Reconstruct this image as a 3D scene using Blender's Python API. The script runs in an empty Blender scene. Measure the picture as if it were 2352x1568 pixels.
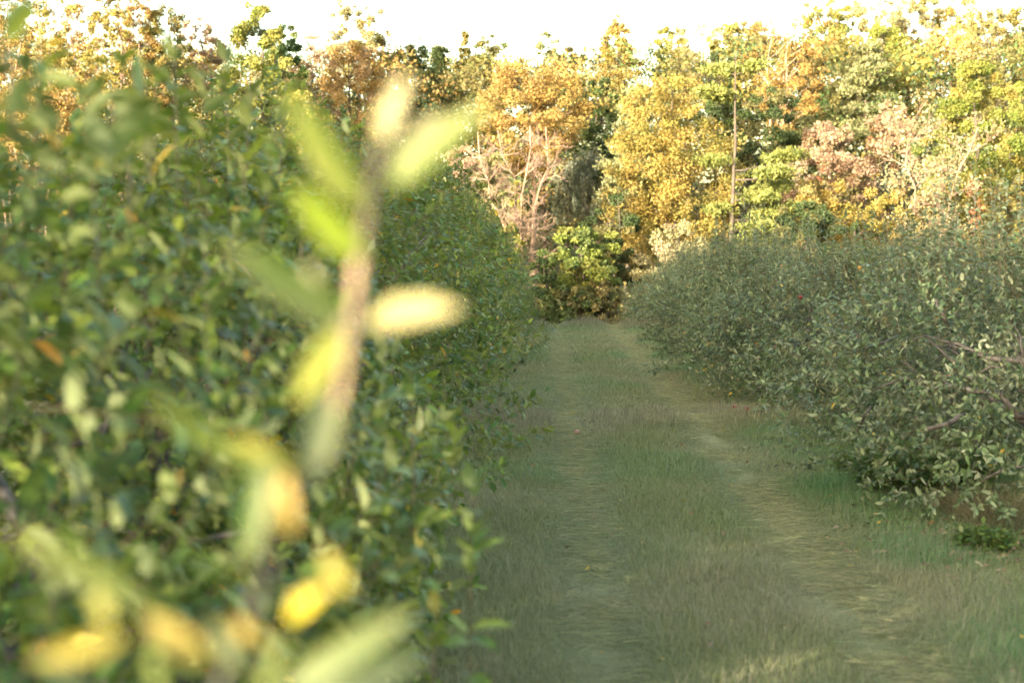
import bpy, math
import numpy as np
from mathutils import Vector

# ------------------------------------------------------------------ camera, sky, sun, exposure
scene = bpy.context.scene
C = scene.collection
CAM_Z, PITCH, FOCAL = 2.0, math.radians(3.57), 3267.0        # focal length in pixels of a 2352 px wide picture
cam_data = bpy.data.cameras.new("camera")
cam = bpy.data.objects.new("camera", cam_data)
C.objects.link(cam)
cam.location = (0, 0, CAM_Z)
cam.rotation_euler = (math.radians(90) - PITCH, 0, 0)
cam_data.lens, cam_data.sensor_width = 50, 36
cam_data.clip_start, cam_data.clip_end = 0.05, 4000
cam_data.dof.use_dof = True
cam_data.dof.focus_distance = 17.0
cam_data.dof.aperture_fstop = 2.15
scene.camera = cam

SUN_EL, SUN_AZ = math.radians(9.5), math.radians(38)          # light travels away from the camera and to the right
ST, CT = math.sin(SUN_AZ), math.cos(SUN_AZ)
world = bpy.data.worlds.new("World")
scene.world = world
world.use_nodes = True
wn = world.node_tree
bg = wn.nodes["Background"]
sky = wn.nodes.new("ShaderNodeTexSky")
sky.sky_type = 'NISHITA'
sky.sun_disc = False
sky.sun_elevation = SUN_EL
sky.sun_rotation = math.atan2(-ST, -CT)
sky.dust_density = 3.0
sky.ozone_density = 0.5
wm = wn.nodes.new("ShaderNodeMix")
wm.data_type, wm.blend_type = 'RGBA', 'MULTIPLY'
wm.inputs[0].default_value = 1.0
wm.inputs[7].default_value = (1.0, 0.95, 0.80, 1)
wn.links.new(sky.outputs[0], wm.inputs[6])
wn.links.new(wm.outputs[2], bg.inputs[0])
bg.inputs[1].default_value = 0.15

sun_data = bpy.data.lights.new("sun", 'SUN')
sun_data.energy, sun_data.angle, sun_data.color = 2.4, math.radians(0.5), (1.0, 0.86, 0.63)
sun = bpy.data.objects.new("sun", sun_data)
C.objects.link(sun)
travel = Vector((ST * math.cos(SUN_EL), CT * math.cos(SUN_EL), -math.sin(SUN_EL)))
sun.rotation_euler = travel.to_track_quat('-Z', 'Y').to_euler()
sun.location = (-30, -30, 40)

scene.view_settings.view_transform = 'Standard'
scene.view_settings.look = 'None'
scene.view_settings.exposure = 3.3
scene.view_settings.gamma = 1
scene.render.engine = 'CYCLES'
cy = scene.cycles
cy.use_denoising = True
cy.max_bounces, cy.diffuse_bounces, cy.glossy_bounces, cy.transmission_bounces, cy.transparent_max_bounces = 5, 3, 2, 4, 4
cy.caustics_reflective = cy.caustics_refractive = False
cy.sample_clamp_indirect = 8.0

# ------------------------------------------------------------------ helpers
def A(*v): return np.array(v, float)
def unit(v):
    return v / np.maximum(np.linalg.norm(v, axis=-1, keepdims=True), 1e-9)

def at(px, py, d):
    """World point seen at pixel (px, py) of the 2352 px wide picture at forward distance d."""
    f = A(0, math.cos(PITCH), -math.sin(PITCH)); u = A(0, math.sin(PITCH), math.cos(PITCH))
    r = f + A(1, 0, 0) * (px - 1176) / FOCAL + u * (784 - py) / FOCAL
    return A(0, 0, CAM_Z) + r * (d / r[1])

def project(p):
    q = p - A(0, 0, CAM_Z)
    dep = q[:, 1] * math.cos(PITCH) - q[:, 2] * math.sin(PITCH)
    up = q[:, 1] * math.sin(PITCH) + q[:, 2] * math.cos(PITCH)
    s = np.where(np.abs(dep) < 1e-3, 1e-3, dep)
    return 1176 + q[:, 0] / s * FOCAL, 784 - up / s * FOCAL, dep

def smooth(a, b, x):
    t = np.clip((x - a) / (b - a), 0, 1)
    return t * t * (3 - 2 * t)

_tab = np.random.default_rng(5).random((256, 256))
def noise2(x, y, scale=1.0, off=0):
    """Smooth value noise, 0..1."""
    x = np.asarray(x, float) / scale + 31.7 * off; y = np.asarray(y, float) / scale + 17.3 * off
    i, j = np.floor(x).astype(int), np.floor(y).astype(int)
    fx, fy = x - i, y - j
    fx, fy = fx * fx * (3 - 2 * fx), fy * fy * (3 - 2 * fy)
    g = lambda a, b: _tab[a % 256, b % 256]
    return (g(i, j) * (1 - fx) + g(i + 1, j) * fx) * (1 - fy) + (g(i, j + 1) * (1 - fx) + g(i + 1, j + 1) * fx) * fy

def gz(x, y):
    """Height of the ground: a lane over a low crest, a dip, then a wooded hillside; an unseen ridge far behind the camera, added for its shadow."""
    x = np.asarray(x, float); y = np.asarray(y, float)
    z = -2.3 * smooth(37.5, 62, y) + 11.5 * smooth(62, 150, y) + 8 * smooth(150, 420, y)
    z = z + 0.10 * np.exp(-((y - 16.3) / 1.3) ** 2) + 0.07 * np.exp(-((y - 38.6) / 1.2) ** 2)
    near = smooth(0, 5, y) * (1 - smooth(55, 66, y))
    z = z + 0.10 * (noise2(x, y, 3.1) - 0.5) * near
    for a, b in ((0.33, 0.022), (1.75, 0.026)):
        z = z - 0.05 * np.exp(-((x - a - b * y) / 0.2) ** 2) * near
    s = x * ST + y * CT; t = x * CT - y * ST
    ridge = smooth(-34, -44, s) * (1 - 0.25 * smooth(-120, -300, s))
    top = 13.2 + 1.2 * noise2(t, s * 0, 5.0, 3)
    notch = np.exp(-(np.abs(t + 1.9) / 4.2) ** 4)  # gap shaped to let sun reach the near left leaves
    top = top * (1 - notch) + 6.0 * notch
    return z + ridge * top

class Geo:
    """Collects vertices and faces for ONE mesh."""
    def __init__(s): s.v, s.q, s.t, s.c, s.n = [], [], [], [], 0
    def add(s, v, quads=None, tris=None, tint=(1, 1, 1)):
        v = np.asarray(v, float).reshape(-1, 3)
        tint = np.asarray(tint, float)
        if tint.ndim == 1: tint = np.tile(tint, (len(v), 1))
        s.v.append(v); s.c.append(tint)
        if quads is not None and len(quads): s.q.append(np.asarray(quads) + s.n)
        if tris is not None and len(tris): s.t.append(np.asarray(tris) + s.n)
        s.n += len(v)
    def build(s, name, mat, parent=None, smooth_shade=True, origin=None):
        v = np.concatenate(s.v) if s.v else np.zeros((0, 3)); c = np.concatenate(s.c) if s.c else np.zeros((0, 3))
        if origin is not None: v = v - np.asarray(origin)
        q = np.concatenate(s.q) if s.q else np.zeros((0, 4), int)
        t = np.concatenate(s.t) if s.t else np.zeros((0, 3), int)
        me = bpy.data.meshes.new(name)
        me.vertices.add(len(v)); me.vertices.foreach_set("co", v.astype(np.float32).ravel())
        loops = np.concatenate([q.ravel(), t.ravel()]).astype(np.int32)
        me.loops.add(len(loops)); me.loops.foreach_set("vertex_index", loops)
        st = np.concatenate([np.arange(len(q)) * 4, len(q) * 4 + np.arange(len(t)) * 3]).astype(np.int32)
        me.polygons.add(len(st)); me.polygons.foreach_set("loop_start", st)
        me.polygons.foreach_set("use_smooth", np.full(len(st), smooth_shade))
        me.update(calc_edges=True)
        at_ = me.attributes.new("tint", 'FLOAT_COLOR', 'POINT')
        at_.data.foreach_set("color", np.concatenate([c, np.ones((len(c), 1))], 1).astype(np.float32).ravel())
        me.materials.append(mat)
        o = bpy.data.objects.new(name, me)
        C.objects.link(o)
        if origin is not None and parent is None: o.location = origin
        if parent is not None: o.parent = parent
        return o

def thing(name, label, cat, loc=(0, 0, 0), group=None):
    o = bpy.data.objects.new(name, None)
    o.empty_display_size = 0.3
    C.objects.link(o); o.location = loc
    return tag(o, label, cat, group)
def tag(o, label=None, cat=None, group=None, kind=None):
    for k, v in (("label", label), ("category", cat), ("group", group), ("kind", kind)):
        if v: o[k] = v
    return o

def tube(g, pts, rad, sides=6, tint=(1, 1, 1)):
    pts = np.asarray(pts, float); n = len(pts)
    rad = np.broadcast_to(np.asarray(rad, float), (n,))
    d = unit(np.gradient(pts, axis=0))
    ref = np.where(np.abs(d[:, 2:3]) > 0.9, A(1, 0, 0), A(0, 0, 1))
    a = unit(np.cross(d, ref)); b = np.cross(d, a)
    th = np.arange(sides) * 2 * math.pi / sides
    v = pts[:, None] + rad[:, None, None] * (a[:, None] * np.cos(th)[None, :, None] + b[:, None] * np.sin(th)[None, :, None])
    i = np.arange(n - 1)[:, None] * sides; k = np.arange(sides)[None, :]; k2 = (k + 1) % sides
    q = np.stack([i + k, i + k2, i + sides + k2, i + sides + k], -1).reshape(-1, 4)
    v = v.reshape(-1, 3)
    tip = np.array([pts[-1]]); m = n * sides
    tr = np.stack([(n - 1) * sides + k[0], (n - 1) * sides + k2[0], np.full(sides, m)], -1)
    g.add(np.concatenate([v, tip]), q, tr, tint)

def limb(g, rng, p0, p1, r0, r1, wob=0.08, n=7, sides=6, sag=0.0, tint=(1, 1, 1)):
    """A sinuous tapering branch from p0 to p1; returns its points."""
    t = np.linspace(0, 1, n)[:, None]
    L = np.linalg.norm(np.asarray(p1) - p0)
    w = np.cumsum(rng.normal(0, 1, (n, 3)), 0); w = (w - w[0]) - t * (w[-1] - w[0])
    pts = np.asarray(p0) * (1 - t) + np.asarray(p1) * t + w * wob * L / math.sqrt(n)
    pts[:, 2] += sag * L * (t[:, 0] * (1 - t[:, 0])) * 4
    tube(g, pts, r0 + (r1 - r0) * t[:, 0] ** 0.8, sides, tint)
    return pts

def stems(g, p0, p1, r, tint):
    """Many straight three-sided stems at once."""
    n = len(p0)
    d = unit(p1 - p0); a = unit(np.cross(d, A(0.31, 0.52, 0.11))); b = np.cross(d, a)
    r = np.broadcast_to(r, (n,))[:, None]
    th = [0, 2.094, 4.189]
    lo = [p0 + r * (a * math.cos(k) + b * math.sin(k)) for k in th]
    hi = [p1 + r * 0.45 * (a * math.cos(k) + b * math.sin(k)) for k in th]
    v = np.stack(lo + hi, 1).reshape(-1, 3)
    i = np.arange(n)[:, None, None] * 6
    q = (i + np.array([[0, 1, 4, 3], [1, 2, 5, 4], [2, 0, 3, 5]])[None]).reshape(-1, 4)
    g.add(v, q, None, np.repeat(np.broadcast_to(tint, (n, 3)), 6, 0))

_LU = np.array([[0, 0, 0], [.30, .235, .05], [.68, .20, .035], [.30, -.235, .05], [.68, -.20, .035], [.33, 0, 0], [.68, 0, -.01], [1, 0, 0]])
_LQ = np.array([[3, 4, 6, 5], [5, 6, 2, 1]]); _LT = np.array([[0, 3, 5], [0, 5, 1], [4, 7, 6], [6, 7, 2]])
def leaves(g, p, a, n, L, tint, width=1.0, curl=0.2):
    """Folded, curled leaves with a midrib: base p, axis a, upper side n, length L."""
    N = len(p); a = unit(a); n = unit(n - (n * a).sum(-1, keepdims=True) * a); s = np.cross(n, a)
    L = np.broadcast_to(L, (N,))[:, None, None]; curl = np.broadcast_to(curl, (N,))[:, None, None]
    width = np.broadcast_to(width, (N,))[:, None, None]
    u, v, w = _LU[None, :, 0:1], _LU[None, :, 1:2], _LU[None, :, 2:3]
    vv = p[:, None] + L * (u * a[:, None] + v * width * s[:, None] + (w - curl * u * u) * n[:, None])
    i = np.arange(N)[:, None, None] * 8
    g.add(vv.reshape(-1, 3), (i + _LQ[None]).reshape(-1, 4), (i + _LT[None]).reshape(-1, 3), np.repeat(np.broadcast_to(tint, (N, 3)), 8, 0))

_KU = np.array([[0, 0, 0], [.42, -.36, .06], [1, 0, -.08], [.42, .36, .06]])
def cards(g, p, a, n, L, tint, width=1.0):
    """Small four-cornered leaves for far trees."""
    N = len(p); a = unit(a); n = unit(n - (n * a).sum(-1, keepdims=True) * a); s = np.cross(n, a)
    L = np.broadcast_to(L, (N,))[:, None, None]
    u, v, w = _KU[None, :, 0:1], _KU[None, :, 1:2], _KU[None, :, 2:3]
    vv = p[:, None] + L * (u * a[:, None] + v * width * s[:, None] + w * n[:, None])
    q = np.arange(N * 4).reshape(-1, 4)
    g.add(vv.reshape(-1, 3), q, None, np.repeat(np.broadcast_to(tint, (N, 3)), 4, 0))

def rdir(rng, n):
    return unit(rng.normal(0, 1, (n, 3)))

def pick(rng, pal, n, jit=0.18):
    pal = np.asarray(pal, float)
    c = pal[rng.integers(0, len(pal), n)]
    return c * np.exp(rng.normal(0, jit, (n, 1)))

# ------------------------------------------------------------------ materials
def nodes_of(name):
    m = bpy.data.materials.new(name); m.use_nodes = True
    nt = m.node_tree; nt.nodes.clear()
    out = nt.nodes.new("ShaderNodeOutputMaterial")
    return m, nt, out

def leaf_material(name, under=(0.2, 0.22, 0.15), under_mix=0.0, trans=0.3, rough=0.5, spec=0.3, trans_tint=(1.25, 1.3, 0.5)):
    m, nt, out = nodes_of(name)
    L = nt.links.new
    at_ = nt.nodes.new("ShaderNodeAttribute"); at_.attribute_name = "tint"
    col = at_.outputs["Color"]
    if under_mix > 0:
        geo = nt.nodes.new("ShaderNodeNewGeometry")
        mul = nt.nodes.new("ShaderNodeMath"); mul.operation = 'MULTIPLY'; mul.inputs[1].default_value = under_mix
        L(geo.outputs["Backfacing"], mul.inputs[0])
        mx = nt.nodes.new("ShaderNodeMix"); mx.data_type = 'RGBA'
        L(mul.outputs[0], mx.inputs[0]); L(col, mx.inputs[6]); mx.inputs[7].default_value = (*under, 1)
        col = mx.outputs[2]
    pb = nt.nodes.new("ShaderNodeBsdfPrincipled")
    L(col, pb.inputs["Base Color"]); pb.inputs["Roughness"].default_value = rough
    pb.inputs["Specular IOR Level"].default_value = spec
    tm = nt.nodes.new("ShaderNodeMix"); tm.data_type, tm.blend_type = 'RGBA', 'MULTIPLY'
    tm.inputs[0].default_value = 1; tm.inputs[7].default_value = (*trans_tint, 1)
    L(at_.outputs["Color"], tm.inputs[6])
    tr = nt.nodes.new("ShaderNodeBsdfTranslucent"); L(tm.outputs[2], tr.inputs["Color"])
    ms = nt.nodes.new("ShaderNodeMixShader"); ms.inputs[0].default_value = trans
    L(pb.outputs[0], ms.inputs[1]); L(tr.outputs[0], ms.inputs[2]); L(ms.outputs[0], out.inputs[0])
    return m

def bark_material(name, c0, c1, scale=14.0):
    m, nt, out = nodes_of(name)
    L = nt.links.new
    tc = nt.nodes.new("ShaderNodeTexCoord")
    mp = nt.nodes.new("ShaderNodeMapping"); mp.inputs["Scale"].default_value = (1, 1, 0.3)
    nz = nt.nodes.new("ShaderNodeTexNoise"); nz.inputs["Scale"].default_value = scale; nz.inputs["Detail"].default_value = 5
    L(tc.outputs["Object"], mp.inputs[0]); L(mp.outputs[0], nz.inputs["Vector"])
    rp = nt.nodes.new("ShaderNodeValToRGB")
    rp.color_ramp.elements[0].position, rp.color_ramp.elements[1].position = 0.35, 0.68
    rp.color_ramp.elements[0].color, rp.color_ramp.elements[1].color = (*c0, 1), (*c1, 1)
    pb = nt.nodes.new("ShaderNodeBsdfPrincipled"); pb.inputs["Roughness"].default_value = 0.9
    bp = nt.nodes.new("ShaderNodeBump"); bp.inputs["Strength"].default_value = 0.5; bp.inputs["Distance"].default_value = 0.01
    L(nz.outputs[0], rp.inputs[0]); L(rp.outputs[0], pb.inputs["Base Color"]); L(nz.outputs[0], bp.inputs["Height"])
    L(bp.outputs[0], pb.inputs["Normal"]); L(pb.outputs[0], out.inputs[0])
    return m

M_LEFT = leaf_material("apple_leaf_green", (0.24, 0.27, 0.155), 0.75, 0.30, 0.45, 0.22, (1.8, 1.7, 0.35))
M_RIGHT = leaf_material("apple_leaf_silvery", (0.29, 0.33, 0.25), 0.75, 0.2, 0.5, 0.28)
M_SHOOT = leaf_material("young_leaf", (0.30, 0.32, 0.20), 0.5, 0.38, 0.5, 0.35, (1.5, 1.35, 0.4))
M_WOODS = leaf_material("autumn_leaf", trans=0.18, rough=0.6, spec=0.2, trans_tint=(1.2, 1.1, 0.6))
M_GRASS = leaf_material("grass_blade", trans=0.32, rough=0.6, spec=0.2, trans_tint=(1.1, 1.1, 0.7))
M_BARK = bark_material("apple_bark", (0.05, 0.043, 0.04), (0.13, 0.12, 0.118), 18)
M_DARKBARK = bark_material("forest_bark", (0.045, 0.036, 0.03), (0.12, 0.095, 0.075), 8)
M_PALEBARK = bark_material("pale_bark", (0.26, 0.18, 0.13), (0.46, 0.34, 0.26), 6)
M_PINKBARK = bark_material("bare_bark", (0.20, 0.135, 0.10), (0.34, 0.235, 0.18), 6)
M_TWIG = bark_material("young_twig", (0.34, 0.22, 0.14), (0.50, 0.36, 0.25), 40)

def ground_material():
    m, nt, out = nodes_of("mown_ground")
    L = nt.links.new
    tc = nt.nodes.new("ShaderNodeTexCoord")
    n1 = nt.nodes.new("ShaderNodeTexNoise"); n1.inputs["Scale"].default_value = 0.6; n1.inputs["Detail"].default_value = 6
    n2 = nt.nodes.new("ShaderNodeTexNoise"); n2.inputs["Scale"].default_value = 22; n2.inputs["Detail"].default_value = 4
    L(tc.outputs["Object"], n1.inputs["Vector"]); L(tc.outputs["Object"], n2.inputs["Vector"])
    r1 = nt.nodes.new("ShaderNodeValToRGB")
    e = r1.color_ramp.elements
    e[0].position, e[0].color = 0.36, (0.10, 0.12, 0.055, 1)
    e[1].position, e[1].color = 0.66, (0.16, 0.15, 0.09, 1)
    r2 = nt.nodes.new("ShaderNodeValToRGB")
    e = r2.color_ramp.elements
    e[0].position, e[0].color = 0.3, (0.45, 0.45, 0.42, 1)
    e[1].position, e[1].color = 0.75, (1.3, 1.25, 1.1, 1)
    mx = nt.nodes.new("ShaderNodeMix"); mx.data_type, mx.blend_type = 'RGBA', 'MULTIPLY'; mx.inputs[0].default_value = 1
    L(n1.outputs[0], r1.inputs[0]); L(n2.outputs[0], r2.inputs[0]); L(r1.outputs[0], mx.inputs[6]); L(r2.outputs[0], mx.inputs[7])
    # straw laid flat in the two wheel tracks
    sx = nt.nodes.new("ShaderNodeSeparateXYZ"); L(tc.outputs["Object"], sx.inputs[0])
    masks = []
    for a, b in ((0.33, 0.022), (1.75, 0.026)):
        k = nt.nodes.new("ShaderNodeMath"); k.operation = 'MULTIPLY_ADD'; k.inputs[1].default_value, k.inputs[2].default_value = -b, -a
        L(sx.outputs[1], k.inputs[0])
        s = nt.nodes.new("ShaderNodeMath"); s.operation = 'ADD'; L(sx.outputs[0], s.inputs[0]); L(k.outputs[0], s.inputs[1])
        ab = nt.nodes.new("ShaderNodeMath"); ab.operation = 'ABSOLUTE'; L(s.outputs[0], ab.inputs[0])
        mr = nt.nodes.new("ShaderNodeMapRange"); mr.inputs[1].default_value, mr.inputs[2].default_value = 0.34, 0.02
        L(ab.outputs[0], mr.inputs[0]); masks.append(mr)
    mm = nt.nodes.new("ShaderNodeMath"); mm.operation = 'MAXIMUM'; L(masks[0].outputs[0], mm.inputs[0]); L(masks[1].outputs[0], mm.inputs[1])
    mb = nt.nodes.new("ShaderNodeMath"); mb.operation = 'MULTIPLY'; L(mm.outputs[0], mb.inputs[0])
    n3 = nt.nodes.new("ShaderNodeTexNoise"); n3.inputs["Scale"].default_value = 2.2; n3.inputs["Detail"].default_value = 5; L(tc.outputs["Object"], n3.inputs["Vector"])
    r3 = nt.nodes.new("ShaderNodeMapRange"); r3.inputs[1].default_value, r3.inputs[2].default_value = 0.42, 0.66; L(n3.outputs[0], r3.inputs[0]); L(r3.outputs[0], mb.inputs[1])
    m2 = nt.nodes.new("ShaderNodeMix"); m2.data_type = 'RGBA'; L(mb.outputs[0], m2.inputs[0]); L(mx.outputs[2], m2.inputs[6])
    m2.inputs[7].default_value = (0.20, 0.20, 0.105, 1)
    pb = nt.nodes.new("ShaderNodeBsdfPrincipled"); pb.inputs["Roughness"].default_value = 1.0; pb.inputs["Specular IOR Level"].default_value = 0.1
    L(m2.outputs[2], pb.inputs["Base Color"]); L(pb.outputs[0], out.inputs[0])
    return m

def apple_material(name, c0, c1):
    m, nt, out = nodes_of(name)
    L = nt.links.new
    tc = nt.nodes.new("ShaderNodeTexCoord")
    nz = nt.nodes.new("ShaderNodeTexNoise"); nz.inputs["Scale"].default_value = 30; L(tc.outputs["Object"], nz.inputs["Vector"])
    rp = nt.nodes.new("ShaderNodeValToRGB"); L(nz.outputs[0], rp.inputs[0])
    rp.color_ramp.elements[0].position, rp.color_ramp.elements[1].position = 0.4, 0.7
    rp.color_ramp.elements[0].color, rp.color_ramp.elements[1].color = (*c0, 1), (*c1, 1)
    pb = nt.nodes.new("ShaderNodeBsdfPrincipled"); pb.inputs["Roughness"].default_value = 0.35
    L(rp.outputs[0], pb.inputs["Base Color"]); L(pb.outputs[0], out.inputs[0])
    return m
M_APPLE = apple_material("red_apple_skin", (0.13, 0.012, 0.018), (0.18, 0.045, 0.03))
M_PALEAPPLE = apple_material("rotting_apple_skin", (0.26, 0.09, 0.07), (0.30, 0.20, 0.12))

# ------------------------------------------------------------------ ground and grass
def build_ground():
    xs = np.unique(np.concatenate([np.arange(-8, 14, 0.25), np.arange(-90, 90, 1.5), np.array([-1800, -900, -500, -300, -200, -140, -110, 110, 140, 200, 300, 500, 900, 1800])]))
    ys = np.unique(np.concatenate([np.arange(4, 66, 0.35), np.arange(-90, 160, 1.5), np.array([-1800, -900, -500, -300, -200, -140, -110, 180, 230, 300, 420, 600, 1000, 1800])]))
    X, Y = np.meshgrid(xs, ys); Z = gz(X, Y)
    g = Geo(); nx, ny = len(xs), len(ys)
    i = (np.arange(ny - 1)[:, None] * nx + np.arange(nx - 1)[None]).ravel()
    g.add(np.stack([X.ravel(), Y.ravel(), Z.ravel()], -1), np.stack([i, i + 1, i + nx + 1, i + nx], -1))
    tag(g.build("ground", ground_material()), kind="structure")

def build_grass():
    rng = np.random.default_rng(11)
    g = Geo()
    def band(y0, y1, dens, w, x0, x1):
        n = int((y1 - y0) * (x1 - x0) * dens)
        y = rng.uniform(y0, y1, n); x = rng.uniform(x0, x1, n) + 0.024 * y
        px, py, dep = project(np.stack([x, y, gz(x, y)], -1))
        k = (px > -250) & (px < 2700) & (py < 1700)
        x, y = x[k], y[k]; n = len(x)
        tr = np.maximum(np.exp(-((x - 0.33 - 0.022 * y) / (.14 + .28 * noise2(x, y, 1.1, 21))) ** 2), np.exp(-((x - 1.75 - 0.026 * y + .12 * (noise2(x, y, 2.2, 22) - .5)) / (.16 + .34 * noise2(x, y, .9, 23))) ** 2))
        tr = tr * (0.45 + 0.55 * noise2(x, y, 0.9, 1))
        big = noise2(x, y, 1.8, 2); mid = noise2(x, y, 0.55, 3); fine = noise2(x, y, 0.22, 4)
        bump = np.exp(-((y - 16.6) / 1.1) ** 2)
        green = smooth(0.42, 0.72, 0.6 * big + 0.3 * mid + 0.2 * smooth(2.1, 2.7, x - .024 * y) - 0.35 * bump)
        dry = smooth(0.40, 0.75, 0.5 * noise2(x, y, 1.3, 6) + 0.3 * mid + 0.28 * bump + 0.15 * noise2(x, y, .4, 7))
        lush = smooth(0.46, 0.72, noise2(x, y, 1.1, 8)) * smooth(1.95, 2.3, x - .026 * y)
        c_olive, c_green, c_dry, c_straw, c_lush = A(.192, .215, .106), A(.135, .218, .092), A(.285, .262, .168), A(.36, .36, .20), A(.100, .215, .085)
        c = c_olive + (c_green - c_olive) * green[:, None]
        c = c + (c_dry - c) * (0.55 * dry * (1 - 0.5 * green))[:, None]
        c = c + (c_lush - c) * (0.65 * lush)[:, None]
        c = c + (c_straw - c) * (0.80 * tr * (0.1 + 0.9 * fine) * (.35 + .65 * smooth(.3, .6, noise2(x, y, 1.6, 12))))[:, None]
        c = c * np.exp(rng.normal(0, 0.14, (n, 1)))
        h = (0.034 + 0.042 * mid * (0.4 + big)) * np.exp(rng.normal(0, 0.3, n)) * (1 - 0.55 * tr)
        seed = (rng.random(n) < 0.09 * (0.3 + dry)) & (tr < 0.3)
        h = np.where(seed, h * 1.5 + 0.03, h); ww = np.where(seed, 0.5 * w, w) * np.exp(rng.normal(0, .2, n))
        c = np.where(seed[:, None], A(.27, .25, .20) * np.exp(rng.normal(0, .2, (n, 1))), c)
        th = rng.uniform(0, 2 * math.pi, n)
        d = np.stack([np.cos(th), np.sin(th), np.zeros(n)], -1)
        d = np.where((tr > 0.35)[:, None], unit(d * A(1, .35, 1)), d)
        s = np.stack([-d[:, 1], d[:, 0], np.zeros(n)], -1)
        lean = rng.uniform(0.3, 1.3, n) + 1.6 * tr
        p = np.stack([x, y, gz(x, y) - 0.006], -1)
        hh = h[:, None]; up = A(0, 0, 1)
        mid_ = p + up * hh * 0.62 + d * (hh * lean[:, None] * 0.28)
        tip = p + up * hh * (1 - 0.12 * np.minimum(lean, 2)[:, None]) + d * (hh * lean[:, None])
        wv = s * (ww * 0.5)[:, None]
        v = np.stack([p - wv, p + wv, mid_ + wv * .8, mid_ - wv * .8, tip], 1).reshape(-1, 3)
        i = np.arange(n)[:, None] * 5
        g.add(v, i + np.array([[0, 1, 2, 3]]), i + np.array([[3, 2, 4]]), np.repeat(c, 5, 0))
    band(5.5, 10, 9500, 0.0022, -1.6, 5.5)
    band(10, 16, 6000, 0.0030, -1.6, 5.6)
    band(16, 25, 3000, 0.0046, -1.6, 5.0)
    band(25, 44, 1200, 0.0085, -1.4, 5.0)
    band(44, 60, 150, 0.03, -2.0, 5.5)
    # fine seed heads standing above the sward, thin as haze
    n = 26000; y = 6 + 30 * rng.random(n) ** 1.6; x = rng.uniform(-1.4, 5.2, n) + .024 * y
    tr = np.maximum(np.exp(-((x - 0.33 - 0.022 * y) / 0.3) ** 2), np.exp(-((x - 1.75 - 0.026 * y) / 0.3) ** 2))
    k = rng.random(n) < (1 - tr) * smooth(.3, .7, .6 * noise2(x, y, 1.5, 13) + .4 * noise2(x, y, .5, 14)); x, y = x[k], y[k]; n = len(x)
    h = rng.uniform(.07, .20, n); p0 = np.stack([x, y, gz(x, y)], -1)
    p1 = p0 + np.stack([rng.normal(0, .3, n) * h, rng.normal(0, .3, n) * h, h], -1)
    stems(g, p0, p1, .0007, A(.31, .275, .215) * np.exp(rng.normal(0, .2, (n, 1))))
    # cut straw lying across the two wheel tracks in uneven swaths
    n = 27000; y = 6 + 33 * rng.random(n) ** 1.5; left = rng.random(n) < .42
    x = np.where(left, .33 + .022 * y, 1.75 + .026 * y) + rng.normal(0, .115, n)
    k = rng.random(n) < smooth(.22, .62, .6 * noise2(x, y * 1.0, .9, 15) + .4 * noise2(x, y, .3, 16)); x, y = x[k], y[k]; n = len(x)
    th = rng.normal(0, .45, n); ln = rng.uniform(.05, .17, n)
    dv = np.stack([np.cos(th) * ln, np.sin(th) * ln, rng.normal(0, .012, n)], -1)
    p0 = np.stack([x, y, gz(x, y) + .018 + .03 * rng.random(n)], -1)
    stems(g, p0 - dv / 2, p0 + dv / 2, .0016, pick(rng, [(.35, .36, .21), (.27, .31, .16), (.38, .36, .24), (.21, .25, .13)], n))
    # taller pale grass on the two small crests of the lane
    for y0, y1, dens, hgt in ((37.2, 40.5, 260, 0.16), (15.4, 17.8, 260, 0.10)):
        n = int((y1 - y0) * 6 * dens); y = rng.uniform(y0, y1, n); x = rng.uniform(-1.2, 4.8, n) + .024 * y
        tr = np.maximum(np.exp(-((x - 0.33 - 0.022 * y) / 0.25) ** 2), np.exp(-((x - 1.75 - 0.026 * y) / 0.25) ** 2))
        k = rng.random(n) > tr; x, y = x[k], y[k]; n = len(x)
        h = hgt * rng.uniform(.4, 1.5, n) * (0.4 + noise2(x, y, .8, 9))
        p0 = np.stack([x, y, gz(x, y)], -1); p1 = p0 + np.stack([rng.normal(0, .25, n) * h, rng.normal(0, .25, n) * h, h], -1)
        stems(g, p0, p1, 0.0035 if y0 < 20 else 0.006, A(.235, .235, .165) * np.exp(rng.normal(0, .25, (n, 1))))
    tag(g.build("grass", M_GRASS), "mown olive and straw coloured grass covering the orchard lane", "grass", kind="stuff")

# ------------------------------------------------------------------ apple trees
PAL_LEFT = [(.064, .108, .019), (.090, .135, .023), (.046, .088, .020), (.125, .160, .030), (.042, .085, .026)]
PAL_RIGHT = [(.084, .128, .066), (.112, .152, .084), (.052, .088, .040), (.135, .168, .100), (.062, .102, .044)]

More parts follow.
